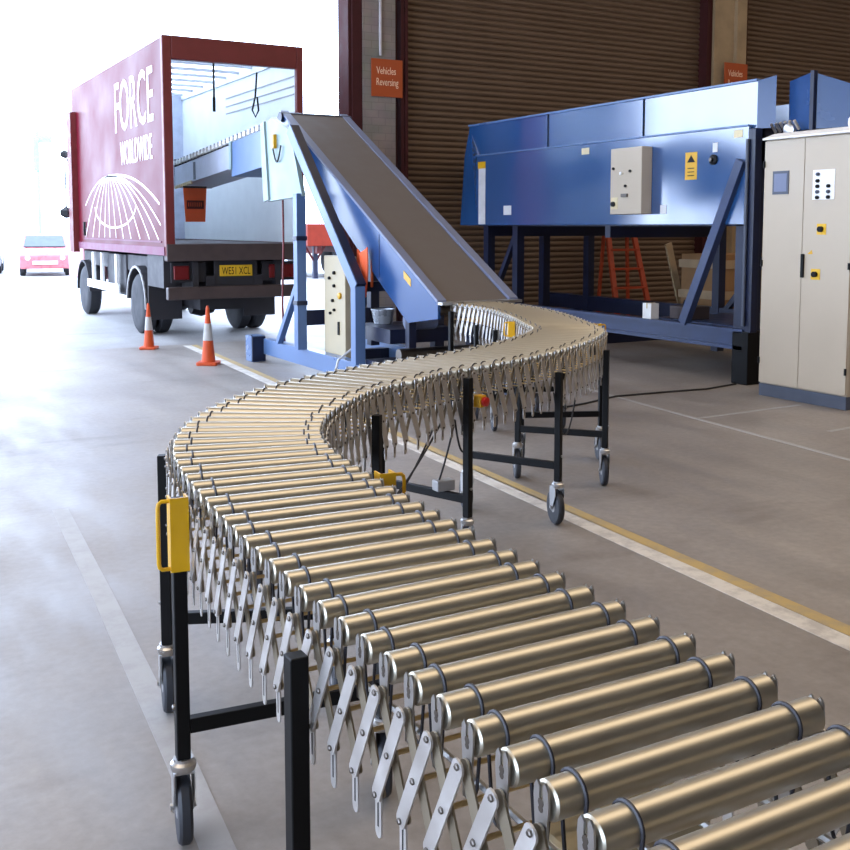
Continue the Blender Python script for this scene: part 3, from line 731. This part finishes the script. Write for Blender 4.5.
# cab
cbp = [(TY1+.05,.62),(TY1+1.55,.62),(TY1+1.62,1.35),(TY1+1.3,2.35),(TY1+1.1,2.62),(TY1+.05,2.7)]
cabo = MB().prism([(4.1,y,z) for y,z in cbp], (1.85,0,0)).build('cab', M['cabpaint'], trk, bevel=.05)
MB().prism([(4.09,TY1+.35,1.62),(4.09,TY1+1.42,1.55),(4.09,TY1+1.22,2.3),(4.09,TY1+.35,2.4)], (.012,0,0)).build('cab_window', M['glassdark'], cabo)
mr = MB().tube([(4.1,TY1+.6,2.6),(3.84,TY1+.2,3.05),(3.84,TY1+.2,1.98),(4.1,TY1+.6,1.9)], .014, 6).build('mirror_arm', M['black'], trk)
MB().lathe([(.02,0),(.12,.06),(.12,.15),(.02,.22)], o=(3.84,TY1+.2,1.82), n=4, smooth=False).build('mirror', M['black'], mr)
MB().lathe([(.02,0),(.09,.03),(.08,.10),(.02,.15)], o=(3.84,TY1+.2,2.98), n=4, smooth=False).build('mirror', M['black'], mr)

# ------------------------------------------------------------------ traffic cones
def cone(loc, sc, label):
    t = thing('traffic_cone', loc, label, 'traffic cone', 'traffic cones by the doorway')
    x,y,z = loc
    rz = math.radians(-29.5)
    R = Matrix.Rotation(rz,3,'Z')
    def q(a,b,c): v = R@Vector((a,b,0)); return (x+v.x*sc, y+v.y*sc, z+c*sc)
    b = MB().prism([q(-.13,-.11,0),q(-.11,-.13,0),q(.11,-.13,0),q(.13,-.11,0),q(.13,.11,0),q(.11,.13,0),q(-.11,.13,0),q(-.13,.11,0)], (0,0,.04*sc)).build('base', M['cone'], t, bevel=.008)
    f = lambda h: .085-(.085-.02)*h/.66
    MB().lathe([(f(0)*sc,0),(f(.66)*sc,.66*sc),(.012*sc,.685*sc)], o=(x,y,z+.04*sc), n=28).build('body', M['cone'], t)
    MB().lathe([((f(.26)+.003)*sc,0),((f(.47)+.003)*sc,.21*sc)], o=(x,y,z+.30*sc), n=28).build('reflective_band', M['coneband'], t)
cone((3.79,11.99,0), .98, 'orange traffic cone with a grey band standing before the conveyor base, the larger of two')
cone((3.585,13.95,0), .86, 'orange traffic cone beside the rear wheel of the truck, the smaller of two')

# ------------------------------------------------------------------ big blue machine on the right
mac = thing('sorting_machine', (9.2,10.2,0), 'long glossy blue enclosed conveyor machine raised on dark steel legs', 'machine')
MX = 8.208
low = MB().box((MX,7.72,1.675),(MX+.04,12.97,2.69)).build('side_panel', M['blue'], mac, bevel=.006)
MB().box((10.2,7.72,1.675),(10.24,12.97,2.69)).build('side_panel', M['blue'], mac)
MB().box((MX+.04,7.75,1.66),(10.2,12.97,1.70)).build('floor_plate', M['navy'], mac)
up1 = MB().box((MX+.05,11.29,2.66),(MX+.09,13.25,3.145)).build('hood_panel', M['blue'], mac, bevel=.005)
MB().box((MX+.05,9.41,2.66),(MX+.09,11.25,3.145)).build('hood_panel', M['blue'], mac, bevel=.005)
MB().box((MX+.05,7.66,2.66),(MX+.09,9.37,3.145)).build('hood_panel', M['blue'], mac, bevel=.005)
MB().prism([(MX+.05,7.66,2.66),(8.36,7.51,2.66),(8.36,7.51,3.19),(MX+.05,7.66,3.145)], (.03,.03,0)).build('hood_panel', M['blue_b'], mac)
MB().box((MX+.07,7.66,2.66),(MX+.085,13.25,3.13)).build('hood_seam', M['gap'], mac)
MB().box((MX-.015,7.72,2.685),(MX+.08,12.97,2.705)).build('ledge', M['blue_l'], mac, bevel=.003)
MB().box((MX+.03,7.66,3.14),(MX+.12,13.25,3.165)).build('top_flange', M['blue_l'], mac, bevel=.003)
MB().prism([(MX+.02,12.97,1.675),(MX+.05,13.5,1.675),(MX+.06,13.4,2.7),(MX+.06,13.25,3.14),(MX+.02,12.97,2.69)], (.03,0,0)).build('end_panel', M['blue'], mac)
MB().box((MX+.1,13.2,1.675),(10.2,13.25,3.14)).build('end_wall', M['blue'], mac)
MB().box((MX+.1,7.7,2.69),(10.2,13.2,2.73)).build('bed', M['navy'], mac)
MB().box((10.16,7.66,2.66),(10.2,13.25,3.145)).build('hood_panel', M['blue'], mac)
MB().box((MX+.04,7.74,.5),(MX+.26,7.9,2.68)).box((MX+.04,7.74,2.3),(10.2,7.9,2.68)).build('end_frame', M['navy'], mac)
# labels, switch box
sb = MB().box((MX-.16,9.17,1.80),(MX,9.72,2.575)).build('switch_box', M['beige'], mac, bevel=.008, label='beige switch box')
for (y,z,r,m) in ((9.66,2.34,.016,'black'),(9.52,2.28,.02,'white'),(9.36,2.3,.016,'black'),(9.44,2.13,.016,'black')):
    MB().lathe([(r,0),(r,.02)], o=(MX-.16,y,z), axis=(-1,0,0), n=12).build('switch', M[m], sb)
MB().box((MX-.185,9.40,2.0),(MX-.16,9.50,2.04)).build('handle', M['bolt'], sb)
MB().box((MX-.163,9.58,1.86),(MX-.16,9.70,2.0)).build('warning_label', M['tan'], sb)
MB().lathe([(.03,0),(.03,.025)], o=(MX-.163,9.65,1.92), axis=(-1,0,0), n=14).build('rotary_switch', M['black'], sb)
def lab(y0,y1,z0,z1,m,nm='label',x=MX): return MB().box((x-.004,y0,z0),(x,y1,z1)).build(nm, M[m], mac)
w = lab(8.45,8.63,2.17,2.47,'yellow','warning_label'); w['label'] = 'yellow warning label'
MB().prism([(MX-.006,8.48,2.36),(MX-.006,8.60,2.36),(MX-.006,8.54,2.44)], (.002,0,0)).box((MX-.006,8.49,2.21),(MX-.004,8.59,2.22)).box((MX-.006,8.49,2.25),(MX-.004,8.59,2.26)).box((MX-.006,8.49,2.29),(MX-.004,8.59,2.30)).build('warning_print', M['black'], w)
MB().lathe([(.055,0),(.055,.02),(.04,.03)], o=(MX,8.2,2.37), axis=(-1,0,0), n=20).build('stop_knob', M['black'], mac)
MB().lathe([(.022,0),(.02,.03)], o=(MX-.03,8.2,2.37), axis=(-1,0,0), n=14).build('stop_button', M['bolt'], mac)
lab(8.15,8.22,2.45,2.55,'label'); lab(9.02,8.92,1.80,1.90,'label'); lab(12.05,12.24,1.82,1.95,'label'); lab(10.33,10.48,2.56,2.64,'tan'); lab(7.8,7.92,2.58,2.66,'tan')
lab(12.72,12.90,1.69,2.5,'label','marker_strip'); lab(12.72,12.92,2.5,2.6,'yellow','marker_strip')
# frame
XP = 8.19
MB().bar((8.235,7.655,.55),(8.235,7.655,2.66), .10, .10, side=(1,0,0)).build('post', M['navy'], mac, bevel=.008)
MB().tube([(8.165,7.69,.62),(8.165,7.69,2.55)], .018, 10).build('conduit', M['kick'], mac, label='steel conduit')
MB().box((XP-.02,7.62,0),(XP+.24,7.84,.56)).build('post_foot', M['black'], mac, bevel=.008)
MB().bar((XP,8.58,.58),(XP,7.78,2.34), .09, .11, side=(1,0,0)).build('brace', M['navy_l'], mac, bevel=.006)
MB().box((XP-.02,7.7,.36),(XP+.10,14.0,.40)).box((XP+.02,7.7,.40),(XP+.06,14.0,.54)).box((XP-.02,7.7,.54),(XP+.10,14.0,.58)).build('base_beam', M['navy_l'], mac, label='grey blue base beam')
MB().box((XP+.3,7.7,.54),(10.2,9.4,.57)).build('deck_plate', M['navy_l'], mac)
MB().box((10.1,7.7,.36),(10.24,13.9,.58)).build('base_beam', M['navy'], mac)
for x, y in ((8.30,12.75),(8.30,12.0),(10.15,12.75),(10.15,7.8),(10.15,10.0),(9.3,12.75)):
    MB().bar((x,y,0),(x,y,1.66), .12, .12, side=(1,0,0)).build('post', M['navy'], mac)
for y in (12.75,12.0,10.0):
    MB().box((8.25,y-.05,1.52),(10.2,y+.05,1.66)).build('crossmember', M['navy'], mac)
MB().bar((8.3,12.7,.5),(8.3,12.05,1.55), .07, .07, side=(1,0,0)).build('brace', M['navy'], mac)
MB().bar((10.15,9.9,.5),(10.15,8.9,1.6), .07, .07, side=(1,0,0)).build('brace', M['navy'], mac)
MB().box((8.25,10.0,.2),(10.2,10.1,.36)).build('base_crossmember', M['navy'], mac)
MB().box((8.25,13.0,.2),(10.2,13.1,.36)).build('base_crossmember', M['navy'], mac)
# infeed hopper beyond the post
MB().prism([(8.45,7.42,2.60),(8.22,6.94,2.60),(8.22,6.94,3.14),(8.45,7.42,3.12)], (.03,-.012,0)).build('hopper_panel', M['blue_b'], mac)
MB().prism([(8.195,6.95,2.56),(8.205,6.915,2.56),(8.205,6.915,3.15),(8.195,6.95,3.15)], (.05,0,0)).build('hopper_edge', M['navy'], mac)
MB().prism([(8.25,6.93,2.60),(8.72,6.32,2.60),(8.72,6.32,2.84),(8.25,6.93,3.13)], (.03,.02,0)).build('hopper_panel', M['blue_b'], mac)
for k in range(6):
    MB().tube([(8.27-.02*k,7.42-.075*k,2.60),(8.20-.02*k,7.42-.075*k,2.68)], .016, 8).build('spring', M['chrome'], mac)
MB().prism([(9.5,7.45,2.6),(10.2,7.4,2.6),(10.2,7.4,3.2),(9.5,7.45,3.16)], (.02,.04,0)).build('hopper_panel', M['blue'], mac)
MB().lathe([(.05,0),(.065,.01),(.065,.05),(.05,.06)], o=(8.19,7.15,2.60), axis=(-1,0,0), n=16).build('sprocket', M['chrome'], mac)

# ------------------------------------------------------------------ control cabinet at the right edge
cab = thing('control_cabinet', (8.05,6.65,0), 'tall beige two door electrical control cabinet on a grey plinth', 'cabinet')
cx = 7.83; ya, yb, ym = 6.12, 7.135, 6.655
MB().box((cx,ya,.12),(cx+.34,yb,2.48)).build('body', M['beige'], cab, bevel=.006)
MB().box((cx-.01,ya,0),(cx+.34,yb,.12)).build('plinth', M['kick'], cab, bevel=.004)
dl = MB().box((cx-.022,ym+.003,.135),(cx,yb-.004,2.47)).build('door', M['beige'], cab, bevel=.004)
dr = MB().box((cx-.022,ya+.004,.135),(cx,ym-.003,2.47)).build('door', M['beige'], cab, bevel=.004)
MB().box((cx-.06,ya-.0,2.48),(cx+.35,yb+.0,2.50)).prism([(cx-.05,ya,2.50),(cx+.35,ya,2.50),(cx+.35,ya,2.56),(cx+.1,ya,2.55)], (0,yb-ya,0)).build('top_cover', M['white'], cab, bevel=.004)
MB().box((cx-.030,6.83,1.96),(cx-.022,7.02,2.18)).build('display_panel', M['kick'], dl, label='grey display window')
MB().box((cx-.033,6.85,1.985),(cx-.030,7.0,2.155)).build('screen', M['beltgrey'], dl)
pn = MB().box((cx-.028,6.31,1.90),(cx-.022,6.55,2.17)).build('button_panel', M['white'], dr, label='white panel of buttons')
k = 0
for y in (6.49,6.37):
    for z in (2.13,2.07,2.02,1.97,1.92):
        if y < 6.4 and z > 2.05: continue
        MB().lathe([(.017,0),(.017,.02),(.011,.028)], o=(cx-.028,y,z), axis=(-1,0,0), n=14).build('button', M['black'] if k % 3 else M['kick'], dr); k += 1
for (y,z) in ((6.44,1.63),(6.49,1.215)):
    MB().box((cx-.026,y-.05,z-.05),(cx-.022,y+.05,z+.05)).build('switch_plate', M['plate'], dr)
    MB().lathe([(.026,0),(.026,.03)], o=(cx-.026,y,z), axis=(-1,0,0), n=16).build('rotary_switch', M['black'], dr)
MB().prism([(cx-.024,6.59,1.40),(cx-.024,6.54,1.44),(cx-.024,6.53,1.40)], (.002,0,0)).build('warning_triangle', M['yellow'], dr)
MB().box((cx-.045,6.62,1.18),(cx-.022,6.65,1.40)).build('handle', M['black'], dr, bevel=.004)
for z in (.35,1.3,2.25):
    MB().tube([(cx-.03,yb-.005,z-.03),(cx-.03,yb-.005,z+.03)], .012, 8).build('hinge', M['black'], dl)
    MB().tube([(cx-.03,ya+.005,z-.03),(cx-.03,ya+.005,z+.03)], .012, 8).build('hinge', M['black'], dr)
MB().lathe([(.05,0),(.055,.03),(.05,.07),(.03,.10)], o=(cx+.12,ya+.12,2.55), n=18).build('beacon', M['white'], cab, label='small pale beacon on top')

# ------------------------------------------------------------------ signs on the columns, conduit
def wall_sign(x0,x1,z0,z1,y,label):
    t = thing('wall_sign', ((x0+x1)/2,y,z0), label, 'sign', 'orange vehicle signs on the columns')
    b = MB().box((x0,y-.015,z0),(x1,y,z1)).build('sign_board', M['orange'], t, bevel=.003)
    w, h = x1-x0, z1-z0
    m = MB(); text_mesh(m, 'Vehicles', (x0+.16*w,y-.015,z0+.60*h), (1,0,0), (0,0,1), .2*h, .62*w, .003)
    m.build('lettering', M['signtext'], t); m = MB()
    text_mesh(m, 'Reversing', (x0+.16*w,y-.015,z0+.30*h), (1,0,0), (0,0,1), .2*h, .70*w, .003)
    m.build('lettering', M['signtext'], t)
wall_sign(7.03,7.56,3.61,4.17,YW-.13,'orange Vehicles Reversing sign on the brick column beside the open doorway')
wall_sign(14.20,14.78,4.05,4.65,YW-.21,'orange vehicle sign on the plastered column between the two shutters')
cdt = MB().tube([(7.18,YW-.15,4.22),(7.18,YW-.15,5.6)], .025, 8).build('conduit_pipe', M['conduit'])
tag(cdt, 'thin pale conduit pipe running up the brick column above the orange sign', 'pipe')

# ------------------------------------------------------------------ step ladder behind the machine
ld = thing('step_ladder', (11.9,13.6,0), 'orange step ladder leaning on the roller shutter behind the blue machine', 'ladder')
def lx(x,t): return x
for a, b in (((11.28,13.35),(11.42,13.95)),((12.02,13.35),(11.92,13.95))):
    MB().bar((a[0],a[1],0),(b[0],b[1],2.1), .09, .05, side=(1,0,0)).build('rail', M['ladder'], ld)
for k in range(6):
    z = .3+k*.32; t = z/2.1
    MB().bar((11.28+.14*t,13.35+.6*t,z),(12.02-.1*t,13.35+.6*t,z), .1, .035, side=(0,1,0)).build('rung', M['ladder'], ld)
MB().bar((11.3,13.95,0),(11.45,13.93,2.0), .05, .04, side=(1,0,0)).build('rear_leg', M['ladder'], ld)
MB().bar((12.0,13.95,0),(11.9,13.93,2.0), .05, .04, side=(1,0,0)).build('rear_leg', M['ladder'], ld)

# ------------------------------------------------------------------ small things around the machine
def simple(mb, name, m, label, cat, loc, bevel=0, group=None):
    return tag(mb.build(name, m, loc=loc, bevel=bevel), label, cat, group)
t = thing('carton', (8.24,9.2,.58), 'small white carton standing on the base beam of the blue machine', 'carton')
MB().box((8.19,9.12,.58),(8.31,9.27,.76)).build('body', M['white'], t, bevel=.004)
MB().box((8.185,9.185,.70),(8.315,9.205,.764)).build('tape', M['tan'], t)
t = thing('toolbox', (8.6,9.0,.57), 'grey brown toolbox on the deck plate behind the white carton', 'box')
MB().box((8.55,8.85,.57),(8.85,9.2,.72)).build('body', M['truckbrown'], t, bevel=.008)
MB().tube([(8.7,8.92,.72),(8.7,8.94,.78),(8.7,9.11,.78),(8.7,9.13,.72)], .012, 6).build('handle', M['black'], t)
t = thing('wooden_crate', (11.6,11.2,0), 'brown wooden crate standing under the blue machine against the shutter side', 'crate')
MB().box((11.0,10.8,.1),(12.3,11.6,1.25)).build('body', M['card'], t)
for z in (.2,.6,1.05):
    MB().box((10.97,10.77,z),(12.33,11.63,z+.12)).build('batten', M['timber'], t)
for x in (11.05,12.1): MB().box((x,10.8,0),(x+.12,11.6,.1)).build('skid', M['timber'], t)
t = thing('red_drum', (12.9,11.2,0), 'red steel drum beside the wooden crate beyond the machine frame', 'drum')
MB().lathe([(.3,0),(.3,.3),(.315,.31),(.3,.33),(.3,.6),(.315,.61),(.3,.63),(.3,.92)], o=(12.75,11.0,0), n=28).build('body', M['trailer'], t)
MB().lathe([(.31,0),(.31,.03),(.28,.02)], o=(12.75,11.0,.91), n=28).build('rim', M['bolt'], t)
simple(MB().bar((11.42,11.9,.02),(11.0,11.9,1.4), .12, .03, side=(1,0,0)), 'plank', M['timber'], 'pale timber plank standing aslant behind the blue machine, left of the wooden crate', 'plank', (11.42,11.9,0))
pts = [(5.6,7.45),(6.0,7.55),(6.5,7.72),(7.1,7.68),(7.6,7.62),(8.12,7.72)]
simple(MB().tube([(x,y,.009) for x,y in pts], .009, 8), 'floor_cable', M['cable'], 'dark cable lying across the floor towards the foot of the blue machine', 'cable', (7,7.6,0))
t = thing('bucket', (4.82,9.40,.66), 'pale grey plastic bucket on the drive cover under the inclined belt', 'bucket')
bk = MB().lathe([(.09,0),(.12,.14),(.126,.14),(.126,.15),(.112,.15),(.085,.01)], o=(4.82,9.40,.662), n=24); bk.build('body', M['carsilver'], t)
MB().tube([(4.70,9.40,.80)]+[(4.82-.12*math.cos(a),9.40-.06*math.sin(a),.80-.02*math.sin(a)) for a in np.linspace(.2,PI-.2,8)]+[(4.94,9.40,.80)], .004, 6).build('bail', M['bolt'], t)
rag = MB()
n = 12; 
vs = []; fs = []
for i in range(n+1):
    for j in range(7):
        u, v = i/n, j/6
        vs.append((4.562+.015*math.sin(v*9+u*3), 9.34+.24*(v-.5)*(1-.35*u), 1.42-.5*u+.03*math.cos(v*5)))
for i in range(n):
    for j in range(6): fs.append((i*7+j,i*7+j+1,i*7+j+8,i*7+j+7))
rag.add(vs, fs, 0, True)
rg = rag.build('hanging_cloth', M['orangehi'], loc=(4.56,9.34,1.4)); so = rg.modifiers.new('thick','SOLIDIFY'); so.thickness = .012
tag(rg, 'orange cloth hung from the strut under the inclined belt', 'cloth')

# ------------------------------------------------------------------ the yard: parked vehicles, mast
def car(cx_, cy_, rz, m, label, wscale=1.0):
    t = thing('parked_car', (cx_,cy_,0), label, 'car', 'cars parked in the yard')
    R = Matrix.Rotation(rz,3,'Z')
    def P(x,y,z): v = R@Vector((x*wscale,y,0)); return (cx_+v.x, cy_+v.y, z)
    prof = [(-1.9,.25),(-1.95,.7),(-1.75,.88),(-1.0,.95),(-.45,1.38),(1.1,1.42),(1.7,.98),(1.9,.9),(1.95,.3)]
    A = [P(-.8,y,z) for y,z in prof]; e = R@Vector((1.6*wscale,0,0))
    b = MB().prism(A, e).build('body', m, t, bevel=.05)
    MB().prism([P(-.68,-1.03,.97),P(.68,-1.03,.97),P(.6,-.53,1.33),P(-.6,-.53,1.33)], R@Vector((0,-.03,0.02))).build('windscreen', M['glassdark'], b)
    for sx in (-1,1):
        MB().prism([P(sx*.805,-.7,1.0),P(sx*.805,1.2,1.0),P(sx*.805,.95,1.32),P(sx*.805,-.38,1.3)], R@Vector((sx*.01,0,0))).build('side_window', M['glassdark'], b)
        MB().lathe([(.09,0),(.07,.03)], o=P(sx*.55,-1.93,.62), axis=R@Vector((0,-1,0)), n=14).build('headlamp', M['white'], b)
        for y in (-1.25,1.2):
            MB().lathe([(.2,-.1),(.3,-.09),(.32,-.05),(.32,.05),(.3,.09),(.2,.1)], o=P(sx*.72,y,.32), axis=R@Vector((1,0,0)), n=24).build('wheel', M['tyre'], t)
    MB().prism([P(-.4,-1.97,.40),P(.4,-1.97,.40),P(.4,-1.97,.52),P(-.4,-1.97,.52)], R@Vector((0,-.02,0))).build('number_plate', M['label'], t)
car(6.25,38.3,math.radians(-9), M['carred'], 'red car parked far off in the yard, facing the doorway')
car(4.35,40.8,math.radians(-9), M['carsilver'], 'silver car in the yard at the very left edge, beside the red car')
ms = thing('signal_mast', (7.3,45,0), 'pale blue mast with a bracket standing far off in the yard', 'mast')
MB().tube([(7.2,45,0),(7.2,45,5.6)], .07, 8).build('pole', M['mast'], ms)
MB().box((7.02,44.9,3.95),(7.25,45.1,5.3)).build('sign_panel', M['mast'], ms)
MB().box((7.2,44.95,5.1),(7.75,45.05,5.4)).build('bracket', M['mast'], ms)
# red trailer parked to the right of the truck
tr = thing('parked_trailer', (14.0,33,0), 'red flatbed trailer parked in the yard beyond the inclined conveyor', 'trailer')
MB().box((12.75,30.0,1.05),(15.2,38.0,1.75)).build('bed', M['trailer'], tr, bevel=.02)
MB().box((13.2,30.3,.8),(13.35,37.8,1.05)).build('chassis_rail', M['darkred'], tr)
MB().box((14.6,30.3,.8),(14.75,37.8,1.05)).build('chassis_rail', M['darkred'], tr)
for y in (32.0,33.4):
    for x in (12.95,15.0):
        w = MB().lathe([(.25,-.13),(.44,-.13),(.5,-.08),(.5,.08),(.44,.13),(.25,.13)], o=(x,y,.5), axis=(1,0,0), n=32).build('wheel', M['tyre'], tr)
        MB().lathe([(.1,-.14),(.25,-.10),(.25,.10),(.1,.14)], o=(x,y,.5), axis=(1,0,0), n=20).build('wheel_hub', M['carsilver'], w)
for x in (13.25,14.7):
    MB().bar((x,30.6,0),(x,30.6,1.05), .14, .14, side=(1,0,0)).build('support_leg', M['navy'], tr)
    for d in (-.35,.35): MB().bar((x+d,30.6,1.05),(x,30.6,.5), .06, .06, side=(0,1,0)).build('leg_brace', M['darkred'], tr)

# ------------------------------------------------------------------ light
wd = bpy.data.worlds.new('sky'); SC.world = wd; wd.use_nodes = True
wd.node_tree.nodes['Background'].inputs['Color'].default_value = (.74,.90,1.2,1)
wd.node_tree.nodes['Background'].inputs['Strength'].default_value = 8.0
def area(name, loc, sx, sy, power, col, rot=(0,0,0)):
    l = bpy.data.lights.new(name,'AREA'); l.shape = 'RECTANGLE'; l.size = sx; l.size_y = sy; l.energy = power; l.color = col
    o = bpy.data.objects.new(name, l); COL.objects.link(o); o.location = loc; o.rotation_euler = rot; return o
warm = (1,.81,.61)
area('bay_lamp', (8,3.2,7.9), 32, 4.0, 1050, warm)
area('bay_lamp', (8,11.0,7.9), 32, .8, 300, warm)
vs_ = SC.view_settings
SC.display_settings.display_device = 'sRGB'
vs_.view_transform = 'Standard'; vs_.look = 'None'; vs_.exposure = 0; vs_.gamma = 1; vs_.use_curve_mapping = False
SC.cycles.use_denoising = True
SC.cycles.max_bounces = 8; SC.cycles.diffuse_bounces = 4; SC.cycles.glossy_bounces = 4
